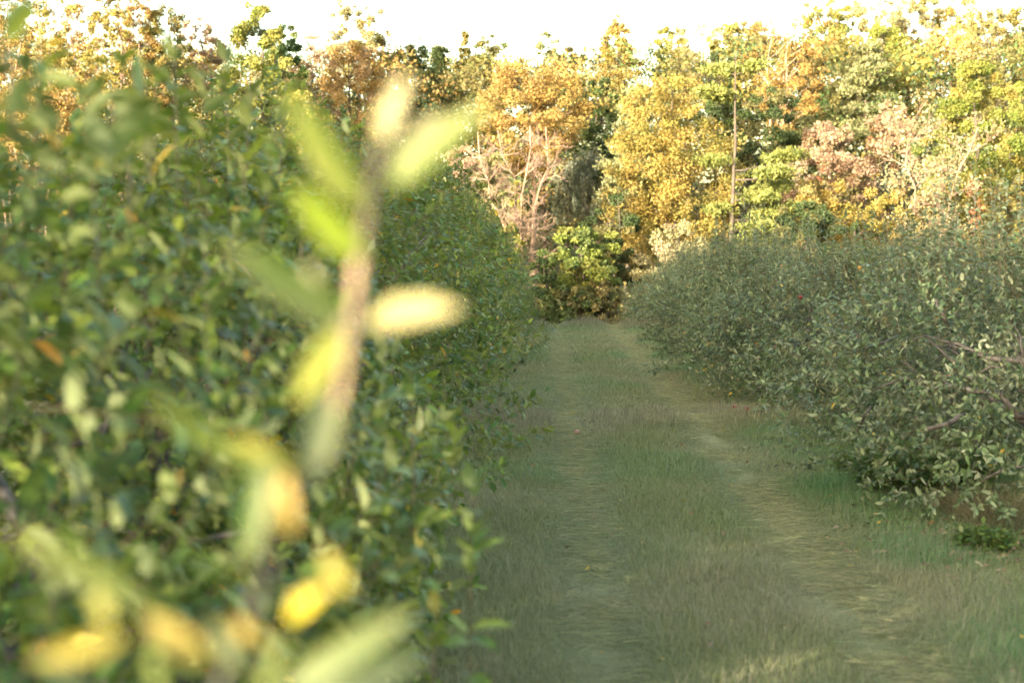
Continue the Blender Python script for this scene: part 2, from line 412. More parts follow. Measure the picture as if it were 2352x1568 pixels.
def apple_geo(rng, R, H, z0, nsh, pal, per=11, sprouts=14, leaf_len=0.078, yellow=0.02, droop=0.0, lobes=1.0, gapcut=-0.45, clip=None, extra=None, sprout_len=(0.35, 0.8), detail=True):
    """Trunk, limbs and leafy shoots of one apple tree whose base is the origin; returns (wood, foliage)."""
    wood, fol = Geo(), Geo()
    Hc = H - z0
    ph = rng.uniform(0, 6.28, 4)
    def rad(t, th):
        r = R * np.sqrt(np.clip(1 - ((t - 0.36) / 0.70) ** 2, 0.02, 1))
        return r * (1 + lobes * 0.16 * np.sin(3 * th + ph[0] + 2 * t) + lobes * 0.11 * np.sin(5 * th + ph[1] - 4 * t) + .06 * np.sin(9 * th + ph[2]))
    # limbs
    fork = A(0, 0, 0.55)
    limb(wood, rng, A(0, 0, -0.1), fork, 0.085, 0.07, 0.05, 6, 8)
    lead = limb(wood, rng, fork, A(rng.normal(0, .1), rng.normal(0, .1), z0 + Hc * 0.86), 0.065, 0.012, 0.10, 9, 7)
    for k in range(13):
        th = k * 2.4 + rng.uniform(-.4, .4); t = rng.uniform(0.12, 0.75)
        s = lead[rng.integers(0, 6)] if k > 3 else fork
        r = rad(t, th) * rng.uniform(.5, .8)
        e = A(math.cos(th) * r, math.sin(th) * r, z0 + t * Hc)
        pts = limb(wood, rng, s, e, 0.036, 0.007, 0.16, 8, 5, 0.04)
        for j in range(3):
            b = pts[rng.integers(2, 7)]
            e2 = b + unit(rng.normal(0, 1, 3) + A(0, 0, .5) + (e - s) * .6) * rng.uniform(.2, .45)
            limb(wood, rng, b, e2, 0.014, 0.004, 0.14, 5, 4)
    # shoots
    t = np.concatenate([rng.beta(1.25, 1.35, nsh - sprouts), rng.uniform(.84, 1.0, sprouts)])
    th = rng.uniform(0, 2 * math.pi, nsh)
    q = np.where(rng.random(nsh) < 0.72, rng.uniform(0.74, 1.0, nsh), rng.uniform(0.25, 0.8, nsh))
    r = rad(t, th) * q
    out = np.stack([np.cos(th), np.sin(th), np.zeros(nsh)], -1)
    base = out * r[:, None]; base[:, 2] = z0 + t * Hc
    sp = np.arange(nsh) >= nsh - sprouts
    d = unit(out * (0.75 * q * (1 - .6 * t))[:, None] + A(0, 0, 1) * (0.15 + 0.9 * t - droop * (1 - t))[:, None] + rng.normal(0, .33, (nsh, 3)))
    d[sp] = unit(A(0, 0, 1) + rng.normal(0, .13, (sprouts, 3)))
    ln = np.where(sp, rng.uniform(sprout_len[0], sprout_len[1], nsh), rng.uniform(.18, .46, nsh))
    n_each = np.where(sp, np.maximum(per, (ln / 0.026).astype(int)), per)
    b = base * 3.6 + ph[:3] * 3
    gap = np.sin(b[:, 0] + 1.7 * np.sin(b[:, 1])) + np.sin(b[:, 1] * 1.1 + 1.3 * np.sin(b[:, 2])) + np.sin(b[:, 2] * 1.2 + 1.5 * np.sin(b[:, 0]))
    kk = (gap > gapcut) | sp | (q < .55)
    base, d, ln, n_each, sp = base[kk], d[kk], ln[kk], n_each[kk], sp[kk]
    nsh = len(base)
    if extra:
        b2 = np.array([e[0] for e in extra]); e2 = np.array([e[1] for e in extra])
        base = np.concatenate([base, b2]); d = np.concatenate([d, unit(e2 - b2)])
        l2 = np.linalg.norm(e2 - b2, axis=1); ln = np.concatenate([ln, l2]); n_each = np.concatenate([n_each, (l2 / 0.024).astype(int)])
        sp = np.concatenate([sp, np.ones(len(extra), bool)])
    gen = np.arange(len(base)) < nsh
    if clip is not None:
        k = ~(clip(base + d * ln[:, None] * .5) & gen) & ~(clip(base) & gen) & ~(clip(base + d * ln[:, None]) & gen)
        base, d, ln, n_each, sp, gen = base[k], d[k], ln[k], n_each[k], sp[k], gen[k]
    tip = base + d * ln[:, None]
    stems(fol, base, tip, np.where(sp, .0030, .0024), A(.12, .095, .06))
    idx = np.repeat(np.arange(len(base)), n_each); N = len(idx)
    f = rng.random(N) ** 0.85
    p = base[idx] + d[idx] * (ln[idx] * (0.05 + 0.95 * f))[:, None]
    ra = rdir(rng, N); ra = unit(ra - (ra * d[idx]).sum(-1, keepdims=True) * d[idx])
    el = np.radians(rng.uniform(5, 45, N) + 30 * f)
    ax = ra * np.cos(el)[:, None] + d[idx] * np.sin(el)[:, None]
    ax = unit(ax + A(0, 0, -0.25) * rng.random((N, 1)))
    nrm = d[idx] * 0.7 + A(0, 0, 0.6) - ra * 0.35 + rng.normal(0, .35, (N, 3))
    L = leaf_len * rng.uniform(.62, 1.2, N) * (1 - 0.35 * f * f)
    c = pick(rng, pal, N, 0.2) * np.exp(rng.normal(0, .12, len(base)))[idx][:, None]
    yl = rng.random(N) < yellow
    c[yl] = pick(rng, [(.36, .26, .035), (.30, .24, .05), (.40, .20, .04)], yl.sum(), .15)
    if detail: leaves(fol, p, ax, nrm, L, c, rng.uniform(.68, 1.0, N), rng.uniform(.05, .6, N))
    else: cards(fol, p, ax, nrm, L, c, 0.75)
    return wood, fol

ORD = "nearest second third fourth fifth sixth seventh eighth ninth tenth eleventh twelfth thirteenth fourteenth fifteenth sixteenth seventeenth eighteenth nineteenth twentieth twenty-first twenty-second twenty-third twenty-fourth".split()

def copy_tree(o, loc, rz, sc, label, group):
    r = o.copy(); C.objects.link(r); r.location = loc; r.rotation_euler = (0, 0, rz); r.scale = sc
    r["label"] = label; r["group"] = group
    for ch in o.children:
        if ch.name.split(".")[0] in ("trunk", "crown"):
            c = ch.copy(); C.objects.link(c); c.parent = r
    return r

LEFT, RIGHT = [], []
def build_left_row():
    G = "apple trees in the row on the left of the lane"
    ys = [1.55, 4.1, 6.6, 9.1, 11.7, 14.3, 16.9, 19.6, 22.3, 25.0, 27.8, 30.6, 33.5, 36.4, 39.4, 42.4, 45.4, 48.5, 51.6, 54.8, 58.0]
    rng = np.random.default_rng(21)
    protos = []
    for i, y in enumerate(ys):
        x = -1.78 + 0.024 * y + rng.uniform(-.1, .1) - .32 * float(smooth(5, 11, y))
        z = float(gz(x, y))
        lab = f"{ORD[i]} apple tree from the camera in the dark green row beside the lane's left track"
        if i < 6:
            H = (2.22, 2.1, 2.35, 2.7, 2.85, 2.9)[i]; R = (1.55, 1.55, 1.5, 1.5, 1.55, 1.55)[i]
            org = A(x, y, z)
            clip = extra = None
            if i < 3:
                def clip(p, org=org):
                    w = p + org
                    px, py, dep = project(w)
                    lim = np.interp(py, [-400, 150, 400, 700, 1000, 1568, 2200], [500, 640, 800, 900, 1060, 1120, 1140])
                    top = np.interp(px, [-300, 0, 300, 600, 900, 1100], [120, 130, 170, 200, 330, 900])
                    inside = (px > -350) & (px < 2700) & (py < 1900)
                    return ((dep > -.2) & (dep < 1.85) & inside) | ((dep >= 1.85) & ((px > lim) | ((py < top) & (px > -200))))
                spec = {0: [(30, 330, 5, 10, 1.9), (150, 420, 110, 210, 2.3), (330, 1480, 345, 1255, 2.35), (40, 900, 60, 620, 2.3), (80, 330, 95, 110, 2.6), (190, 360, 205, 150, 2.8), (250, 420, 262, 210, 2.4), (340, 420, 330, 190, 2.9), (230, 700, 210, 380, 2.5), (90, 1560, 120, 1330, 2.2)],
                        1: [(410, 430, 398, 95, 3.3), (1075, 1600, 1088, 1075, 3.25), (990, 1600, 1012, 1310, 3.0), (905, 1500, 912, 1180, 3.3), (885, 1090, 884, 815, 3.7), (950, 1160, 945, 850, 3.9), (600, 560, 640, 250, 3.6), (455, 430, 470, 175, 3.5), (560, 450, 575, 205, 3.9), (350, 420, 360, 160, 3.4), (690, 600, 705, 300, 4.0), (300, 430, 280, 140, 3.7), (300, 520, 285, 230, 3.1), (720, 1500, 740, 1150, 3.0), (480, 900, 470, 560, 3.0), (1045, 1180, 1040, 960, 4.3)],
                        2: [(528, 420, 515, 105, 4.9), (640, 420, 655, 190, 5.2), (1030, 1050, 1020, 880, 5.6), (790, 520, 800, 270, 5.6)]}[i]
                extra = [(at(a, b, dd) - org, at(c, e, dd + .1) - org) for a, b, c, e, dd in spec]
            wood, fol = apple_geo(rng, R, H, 0.22, (680, 1300, 1650, 1750, 1550, 1550)[i], PAL_LEFT, 11, 30, 0.100 if i < 3 else 0.084, 0.014, clip=clip, extra=extra, sprout_len=(.25, .55))
            root = thing("apple_tree", lab, "apple tree", org, G)
            fol.build("crown", M_LEFT, root); wood.build("trunk", M_BARK, root)
            if i >= 3: protos.append((root, H))
        else:
            root0, H0 = protos[i % 3]
            H = (2.85, 2.9, 2.9, 2.95, 2.95, 2.9, 2.8, 2.7, 2.6, 2.45, 2.35, 2.25, 2.15, 2.1, 2.0)[i - 6] * rng.uniform(.95, 1.05)
            root = copy_tree(root0, (x, y, z), rng.uniform(0, 6.28), (1.0, 1.0, H / H0), lab, G)
        LEFT.append(root)

def build_right_row():
    G = "apple trees in the row on the right of the lane"
    ys = [8.3, 11.3, 14.2, 17.1, 19.9, 22.8, 25.6, 28.5, 31.4, 34.4, 37.4, 40.4, 43.5, 46.7, 50.0, 53.5, 57.0]
    rng = np.random.default_rng(31)
    protos = []
    for i, y in enumerate(ys):
        x = 4.08 + 0.024 * y + rng.uniform(-.2, .2) + (1.2 if i == 0 else 0) + (-.45 if 19 < y < 24 else 0) + .5 * float(smooth(24, 32, y))
        z = float(gz(x, y))
        lab = f"{ORD[i]} apple tree from the camera in the silvery green row beside the lane's right track"
        if i < 5:
            H = (2.15, 2.0, 1.6, 1.72, 1.5)[i]
            wood, fol = apple_geo(rng, 1.72 if i < 2 else 1.5, H, 0.12, 2300, PAL_RIGHT, 13, 110, 0.072, 0.004, droop=.45, sprout_len=(.35, .85), gapcut=-0.35, lobes=1.35)
            root = thing("apple_tree", lab, "apple tree", (x, y, z), G)
            fol.build("crown", M_RIGHT, root); wood.build("trunk", M_BARK, root)
            protos.append((root, H))
        else:
            root0, H0 = protos[1 + i % 4]
            H = rng.uniform(1.3, 1.9) if i < 12 else rng.uniform(1.9, 2.3)
            root = copy_tree(root0, (x, y, z), rng.uniform(0, 6.28), (rng.uniform(.88, 1.14), rng.uniform(.85, 1.0), H / H0), lab, G)
        RIGHT.append(root)
    # a second row beyond it
    G2 = "apple trees in the row beyond the right-hand row"
    for i, y in enumerate((17.5, 20.5, 23.4, 26.4, 29.5, 32.6, 35.8, 39.0, 42.4, 46.0, 50.0)):
        x = 9.6 + .024 * y + rng.uniform(-.15, .15)
        root0, H0 = protos[1 + i % 4]
        copy_tree(root0, (x, y, float(gz(x, y))), rng.uniform(0, 6.28), (1, 1, rng.uniform(1.6, 1.85) / H0), f"{ORD[i]} apple tree from the camera in the outer row behind the silvery green row", G2)

def apple_mesh(mat, name="apple"):
    g = Geo(); n, m = 14, 10
    prof = []
    for k in range(m + 1):
        a = math.pi * k / m
        r = math.sin(a) * (1 + 0.10 * math.cos(a)); z = math.cos(a) * 0.88
        if k == 0: r, z = 0.02, 0.66
        if k == 1: z = 0.80
        if k == m: r, z = 0.02, -0.74
        prof.append((r, z))
    th = np.arange(n) * 2 * math.pi / n
    v = np.array([(r * math.cos(t) * (1 + .03 * math.cos(5 * t) * max(0, -z)), r * math.sin(t), z) for r, z in prof for t in th]) * 0.035
    i = np.arange(m)[:, None] * n; k = np.arange(n)[None]; k2 = (k + 1) % n
    g.add(v, np.stack([i + k, i + n + k, i + n + k2, i + k2], -1).reshape(-1, 4))
    tube(g, [(0, 0, .022), (.002, 0, .034), (.007, .003, .047)], .0018, 5)
    return g.build(name, mat)

def build_apples():
    src = apple_mesh(M_APPLE); me = src.data; bpy.data.objects.remove(src)
    rng = np.random.default_rng(41)
    spots = [(1736, 663), (1732, 712), (1781, 798), (1838, 683), (1967, 774), (1664, 633), (2120, 640), (1560, 600), (2060, 690), (1905, 838), (1620, 690), (1950, 1032)]
    for px, py in spots:
        k = (px - 1176) / FOCAL
        d = 3.0 / (k - .024) if px < 2000 else 3.35 / (k - .024)
        w = at(px, py, d)
        tree = min(RIGHT, key=lambda o: (o.location.x - w[0]) ** 2 + (o.location.y - w[1]) ** 2)
        o = bpy.data.objects.new("apple", me); C.objects.link(o)
        o.parent = tree; o.location = Vector(w) - tree.location; o.rotation_euler = rng.uniform(-.4, .4, 3)
        s = rng.uniform(.72, .9); o.scale = (s, s, s)
    for px, py, d in ((1689, 933, 17.2), (1716, 938, 16.9)):
        w = at(px, py, d)
        tree = min(RIGHT, key=lambda o: (o.location.x - w[0]) ** 2 + (o.location.y - w[1]) ** 2)
        o = bpy.data.objects.new("apple", me); C.objects.link(o); o.parent = tree; o.location = Vector(w) - tree.location
        g = Geo(); p1 = A(*tree.location) * 0 + (w - A(*tree.location)); limb(g, rng, p1 + A(.35, .1, .28), p1 + A(0, 0, .045), .006, .003, .1, 6, 4)
        g.build("branch", M_BARK, tree)
    # fallen apples: things of their own
    src2 = apple_mesh(M_PALEAPPLE); me2 = src2.data; bpy.data.objects.remove(src2)
    fallen = [(2147, 1163, me, "fallen red apple at the left end of the pair below the green weeds"), (2162, 1158, me, "dark red fallen apple tucked behind the pair below the green weeds"),
              (2185, 1167, me, "brightest red fallen apple resting under the green weeds beside dry grass"), (1325, 994, me2, "lone pinkish apple lying on the grass of the lane"),
              (2272, 1240, me2, "pale pink rotting apple on the leaf litter beyond the dry tuft"), (2332, 1254, me2, "dull red rotting apple at the outer end of the leaf litter"),
              (2210, 1160, me, "half hidden red apple on the ground where the dry grass begins")]
    for px, py, m_, lab in fallen:
        f = lambda d: at(px, py, d)[2] - float(gz(*at(px, py, d)[:2])) - 0.03
        ds = np.linspace(5, 40, 1400); d = ds[np.argmax(np.array([f(x) for x in ds]) < 0)]
        w = at(px, py, d)
        o = bpy.data.objects.new("fallen_apple", m_); C.objects.link(o)
        o.location = (w[0], w[1], float(gz(w[0], w[1])) + .034); o.rotation_euler = (rng.uniform(-1.2, 1.2), rng.uniform(-.6, .6), rng.uniform(0, 6))
        s = 1.15 if m_ is me else 1.0; o.scale = (s, s, s)
        tag(o, lab, "apple", "fallen apples")

def ground_at(px, py):
    ds = np.linspace(5, 60, 2200)
    P = np.array([at(px, py, d) for d in ds]); k = np.argmax(P[:, 2] < gz(P[:, 0], P[:, 1]))
    w = P[k]; w[2] = float(gz(w[0], w[1])); return w

def build_understory():
    rng = np.random.default_rng(51)
    # low bright green weeds under the nearest silvery trees
    for (px, py, w, h, lab) in ((2080, 1128, .75, .42, "bright green leafy weed clump under the nearest silvery apple trees"), (2190, 1120, .6, .38, "yellowish green weed clump behind the fallen red apples"),
                                (2010, 1085, .6, .28, "low dark green weed clump at the edge of the lane grass"), (2262, 1262, .35, .16, "small dark green weed beside the rotting apples")):
        b = ground_at(px, py); g = Geo(); n = int(260 * w / .6)
        th = rng.uniform(0, 6.28, n); r = w * .5 * np.sqrt(rng.random(n))
        p0 = np.stack([np.cos(th) * r, np.sin(th) * r, 0 * r], -1)
        hh = h * (1 - .5 * (r / (w * .5)) ** 2) * rng.uniform(.5, 1.15, n)
        p1 = p0 * 1.25 + np.stack([rng.normal(0, .03, n), rng.normal(0, .03, n), hh], -1)
        stems(g, p0, p1, .002, A(.09, .10, .03))
        idx = np.repeat(np.arange(n), 9); f = rng.uniform(.3, 1, len(idx))[:, None]
        p = p0[idx] * (1 - f) + p1[idx] * f; dr = rdir(rng, len(idx)) * A(1, 1, .35) + A(0, 0, .15)
        leaves(g, p, dr, A(0, 0, 1) + rng.normal(0, .3, (len(idx), 3)), rng.uniform(.03, .065, len(idx)), pick(rng, [(.055, .105, .022), (.075, .12, .024), (.04, .085, .022)], len(idx)), 1.0, .2)
        tag(g.build("weed_clump", M_LEFT, None, origin=(0, 0, 0)), lab, "weed", "weed clumps below the silvery row").location = b
    # dry grass tufts
    for (px, py, w, h, lab) in ((2310, 1200, .85, .30, "tan dry grass tuft between the fallen apples and the frame edge"), (2240, 1180, .5, .22, "smaller tan dry grass tuft next to the fallen red apples")):
        b = ground_at(px, py); g = Geo(); n = 800
        th = rng.uniform(0, 6.28, n); r = w * .5 * np.sqrt(rng.random(n))
        p0 = np.stack([np.cos(th) * r, np.sin(th) * r, 0 * r], -1)
        p1 = p0 * 1.1 + np.stack([rng.normal(0, .12, n), rng.normal(0, .12, n), h * .8 * rng.uniform(.3, 1.1, n)], -1)
        stems(g, p0, p1, .0016, pick(rng, [(.26, .235, .15), (.31, .28, .18), (.13, .15, .07)], n))
        tag(g.build("dry_grass_tuft", M_GRASS, None, origin=(0, 0, 0)), lab, "grass tuft", "dry grass tufts under the silvery row").location = b
    # leaf litter under the nearest silvery tree and scattered yellow leaves
    g = Geo(); b = ground_at(2290, 1258); n = 900
    x = b[0] + rng.normal(0.3, .55, n); y = b[1] + rng.normal(0, .5, n); p = np.stack([x, y, gz(x, y) + .012 + .02 * rng.random(n)], -1)
    leaves(g, p, rdir(rng, n) * A(1, 1, .15), A(0, 0, 1) + rng.normal(0, .3, (n, 3)), rng.uniform(.04, .08, n), pick(rng, [(.20, .10, .07), (.26, .16, .10), (.13, .08, .05), (.3, .24, .16)], n), 1, .25)
    n = 420; y = rng.uniform(6.2, 38, n); x = rng.uniform(-.2, 3.4, n) + .024 * y; p = np.stack([x, y, gz(x, y) + .05 + .05 * rng.random(n)], -1)
    leaves(g, p, rdir(rng, n) * A(1, 1, .3), A(0, 0, 1) + rng.normal(0, .4, (n, 3)), rng.uniform(.03, .055, n), pick(rng, [(.30, .22, .05), (.20, .13, .06), (.16, .10, .06)], n), .8, .2)
    tag(g.build("fallen_leaves", M_WOODS), "brown and yellow fallen leaves scattered over the ground", "leaf litter", kind="stuff")
    # grey bare boughs showing through the silvery row
    for pts, r in (([(2150, 690, 11.6), (2160, 715, 11.5), (2172, 738, 11.5), (2188, 762, 11.7)], .018), ([(2130, 985, 10.6), (2180, 972, 10.4), (2215, 950, 10.5), (2226, 956, 10.7)], .02),
                   ([(2255, 1105, 10.4), (2300, 1080, 10.3), (2370, 1068, 10.3)], .014), ([(1990, 800, 12.2), (2020, 790, 12.0), (2060, 772, 12.2)], .012), ([(2000, 935, 12.0), (1985, 955, 11.9), (1970, 990, 12.0)], .012)):
        W = np.array([at(*p) for p in pts]); tree = min(RIGHT, key=lambda o: (o.location.x - W[0][0]) ** 2 + (o.location.y - W[0][1]) ** 2)
        g = Geo(); W = W - A(*tree.location)
        for a, b2 in zip(W[:-1], W[1:]): limb(g, rng, a, b2, r, r * .8, .05, 4, 6)
        g.build("branch", M_BARK, tree)

# ------------------------------------------------------------------ the big blurred shoot in front of the lens
def build_front_shoot():
    rng = np.random.default_rng(61)
    tree = LEFT[0]; org = A(*tree.location)
    stem_px = [(455, 1900, .95), (480, 1640, .93), (560, 1440, .92), (620, 1300, .92), (665, 1190, .92), (735, 1030, .94), (788, 890, .95), (808, 740, .96), (822, 610, .97), (840, 490, .98), (858, 400, .99), (868, 330, 1.0)]
    g = Geo()
    low = org * 0 + A(-.95, -.35, .55)
    pts = np.array([at(*p) - org for p in stem_px])
    old = Geo(); rad = np.interp(np.arange(len(pts)), [0, 5, 8, 11], [.0030, .0026, .0036, .0026])
    limb(old, rng, A(0, 0, .5), pts[0], .02, .004, .08, 9, 6)
    tube(old, pts[:6], rad[:6], 8); tube(g, pts[5:], rad[5:], 8)  # older wood; its darker bark also paints in the lower stem's shade
    old.build("branch", M_BARK, tree)
    shoot = g.build("shoot", M_TWIG, tree)
    GR, YG, CR, YE, DK, PG = (.085, .13, .03), (.16, .20, .045), (.52, .45, .30), (.33, .32, .09), (.050, .10, .022), (.14, .17, .105)  # cream and bright yellow tints paint in the sun on these leaves
    # base, tip (pixels), distance at both, width, colour, curl
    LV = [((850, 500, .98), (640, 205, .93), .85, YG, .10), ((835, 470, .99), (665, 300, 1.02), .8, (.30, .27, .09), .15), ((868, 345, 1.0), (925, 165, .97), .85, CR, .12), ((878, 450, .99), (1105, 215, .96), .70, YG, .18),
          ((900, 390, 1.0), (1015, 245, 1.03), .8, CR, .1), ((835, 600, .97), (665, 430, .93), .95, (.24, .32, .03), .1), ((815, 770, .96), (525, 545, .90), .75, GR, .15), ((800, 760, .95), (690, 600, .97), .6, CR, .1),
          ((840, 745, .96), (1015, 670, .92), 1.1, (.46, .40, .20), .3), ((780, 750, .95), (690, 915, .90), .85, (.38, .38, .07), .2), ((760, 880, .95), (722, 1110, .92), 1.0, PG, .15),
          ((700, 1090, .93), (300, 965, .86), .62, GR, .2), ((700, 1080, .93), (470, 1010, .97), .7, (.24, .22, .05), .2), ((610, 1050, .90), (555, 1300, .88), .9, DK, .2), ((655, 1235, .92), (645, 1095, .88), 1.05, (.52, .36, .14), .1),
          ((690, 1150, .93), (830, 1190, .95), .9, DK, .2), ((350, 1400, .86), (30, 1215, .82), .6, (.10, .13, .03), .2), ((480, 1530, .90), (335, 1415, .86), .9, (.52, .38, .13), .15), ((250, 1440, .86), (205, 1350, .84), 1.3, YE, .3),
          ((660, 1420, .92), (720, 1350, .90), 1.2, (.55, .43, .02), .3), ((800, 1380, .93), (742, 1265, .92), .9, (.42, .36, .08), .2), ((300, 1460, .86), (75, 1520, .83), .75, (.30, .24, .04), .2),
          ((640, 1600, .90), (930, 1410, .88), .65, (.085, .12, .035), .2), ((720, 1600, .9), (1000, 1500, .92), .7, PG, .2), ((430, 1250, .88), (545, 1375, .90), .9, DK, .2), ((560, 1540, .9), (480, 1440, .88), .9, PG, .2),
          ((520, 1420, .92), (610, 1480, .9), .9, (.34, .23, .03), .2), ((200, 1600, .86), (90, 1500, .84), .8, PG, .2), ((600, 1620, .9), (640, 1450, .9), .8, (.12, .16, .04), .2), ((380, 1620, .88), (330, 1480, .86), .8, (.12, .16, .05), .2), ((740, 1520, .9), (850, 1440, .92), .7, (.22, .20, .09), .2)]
    S = A(-ST, -CT, .35)
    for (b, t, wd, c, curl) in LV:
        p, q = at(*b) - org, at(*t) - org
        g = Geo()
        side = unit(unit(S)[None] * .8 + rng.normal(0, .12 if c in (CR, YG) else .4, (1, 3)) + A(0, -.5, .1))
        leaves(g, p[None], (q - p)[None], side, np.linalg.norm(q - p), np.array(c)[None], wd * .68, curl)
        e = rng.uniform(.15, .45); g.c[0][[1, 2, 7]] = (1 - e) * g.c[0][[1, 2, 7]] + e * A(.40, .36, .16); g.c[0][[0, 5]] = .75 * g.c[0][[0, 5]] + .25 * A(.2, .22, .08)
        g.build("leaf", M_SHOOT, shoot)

# ------------------------------------------------------------------ the autumn wood on the hillside
PAL = dict(
    gold=[(0.280, 0.211, 0.065), (0.250, 0.186, 0.050), (0.297, 0.235, 0.082), (0.161, 0.137, 0.035), (0.201, 0.173, 0.047)],
    yellow=[(0.259, 0.241, 0.069), (0.226, 0.217, 0.057), (0.178, 0.181, 0.046), (0.135, 0.144, 0.034)],
    orange=[(0.275, 0.181, 0.066), (0.298, 0.204, 0.079), (0.226, 0.150, 0.052), (0.167, 0.120, 0.037)],
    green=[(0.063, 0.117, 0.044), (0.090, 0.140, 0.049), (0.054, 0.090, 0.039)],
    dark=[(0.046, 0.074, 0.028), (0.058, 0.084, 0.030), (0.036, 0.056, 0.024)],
    ygreen=[(0.139, 0.177, 0.037), (0.185, 0.202, 0.050), (0.087, 0.129, 0.028), (0.196, 0.196, 0.056)],
    pine=[(0.194, 0.223, 0.062), (0.252, 0.266, 0.086), (0.137, 0.173, 0.054)],
    palepine=[(0.211, 0.229, 0.121), (0.248, 0.254, 0.141), (0.155, 0.186, 0.087)],
    silver=[(0.176, 0.198, 0.149), (0.209, 0.220, 0.160), (0.132, 0.165, 0.119)],
    pink=[(0.290, 0.205, 0.150), (0.317, 0.231, 0.164), (0.238, 0.158, 0.107)],
    tan=[(0.279, 0.258, 0.138), (0.304, 0.285, 0.173), (0.218, 0.197, 0.097)],
    red=[(0.26, 0.10, 0.055), (0.32, 0.16, 0.07), (0.20, 0.09, 0.05)],
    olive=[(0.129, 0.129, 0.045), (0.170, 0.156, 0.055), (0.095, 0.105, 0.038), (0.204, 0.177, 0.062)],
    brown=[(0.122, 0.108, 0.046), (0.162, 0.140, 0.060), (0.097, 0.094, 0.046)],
)
def prof_fn(kind):
    return {"round": lambda f: np.sqrt(np.clip(1 - (2 * f - .9) ** 2 / 1.22, .05, 1)), "cone": lambda f: np.clip(1.02 - f, .06, 1) ** .8,
            "egg": lambda f: np.sqrt(np.clip(1 - ((f - .38) / .64) ** 2, .03, 1)), "column": lambda f: .55 + .45 * np.sin(f * 3.1 + .2),
            "top": lambda f: np.sqrt(np.clip(1 - ((f - .62) / .66) ** 2, .04, 1))}[kind]

def crown_cards(g, rng, h, cb, w, prof, nclump, per, leaf, pal, flat=.75, lump=1.0, mixpal=None, up=0.5):
    pf = prof_fn(prof)
    f = rng.beta(1.15, 1.1, nclump); th = rng.uniform(0, 6.283, nclump)
    ph = rng.uniform(0, 6.28, 3)
    r = w / 2 * pf(f) * np.where(rng.random(nclump) < .75, rng.uniform(.62, 1, nclump), rng.uniform(.1, .7, nclump))
    r = r * (1 + .22 * np.sin(2 * th + ph[0] + 5 * f) + .16 * np.sin(3 * th + ph[1] - 9 * f))
    c = np.stack([np.cos(th) * r, np.sin(th) * r, cb + f * (h - cb)], -1)
    rc = lump * w * .100 * rng.uniform(.55, 1.35, nclump) * (.55 + .45 * pf(f))
    idx = np.repeat(np.arange(nclump), np.maximum(8, (per * (rc / rc.mean()) ** 2).astype(int))); N = len(idx)
    d = rdir(rng, N)
    p = c[idx] + d * (rc[idx] * rng.random(N) ** .45)[:, None] * A(1, 1, flat)
    nrm = d * .7 + A(0, 0, up) + rng.normal(0, .55, (N, 3))
    ax = rdir(rng, N) + d * .5 - A(0, 0, .25)
    pal_c = pick(rng, pal, nclump, .16)
    if mixpal is not None:
        k = rng.random(nclump) < .3; pal_c[k] = pick(rng, mixpal, k.sum(), .16)
    col = .6 * pal_c[idx] + .4 * pick(rng, pal, N, .22)
    cards(g, p, ax, nrm, leaf * rng.uniform(.65, 1.3, N), col)
    return c

def place(px, top, d):
    w = at(px, top, d); z = float(gz(w[0], w[1]))
    return A(w[0], w[1], z), w[2] - z

def broad(px, top, bot, wid, d, pal, label, name="broadleaf_tree", cat="tree", prof="egg", n=70, per=150, leaf=.15, bark=None, trunk=.16, mix=None, airy=1.0, stemsn=1, group="trees of the autumn wood", flat=.75, seed=None):
    rng = np.random.default_rng(abs(int(px * 7 + top * 13 + d)) if seed is None else seed)
    base, h = place(px, top, d); w = wid / FOCAL * d
    cb = max(0.15, at(px, bot, d)[2] - base[2])
    root = thing(name, label, cat, base, group)
    if per < 100 and n > 35: n, per, airy = int(n * 1.9), per * .62, airy * .72
    g, t = Geo(), Geo()
    c = crown_cards(g, rng, h * .97, cb, w, prof, int(n * 1.15), per * 1.5, leaf * .78, PAL[pal], flat, airy, PAL[mix] if mix else None)
    for k in range(stemsn):
        off = A(0, 0, 0) if stemsn == 1 else A(rng.normal(0, .12 * w), rng.normal(0, .1 * w), 0)
        tp = limb(t, rng, off * .35 - A(0, 0, .2), off + A(0, 0, h * .93), trunk * max(1, h / 11), .02, .035, 12, 7)
        order = rng.permutation(len(c))[: 22 // stemsn + 4]
        for i in order:
            zz = max(.3, c[i][2] - np.linalg.norm(c[i][:2]) * rng.uniform(.5, 1.1) - .3)
            s = tp[np.argmin(np.abs(tp[:, 2] - zz))]
            limb(t, rng, s, c[i], .032 * max(.6, w / 6), .008, .12, 6, 4, .06)
    g.build("crown", M_WOODS, root)
    t.build("trunk", M_DARKBARK if bark is None else bark, root)
    return root

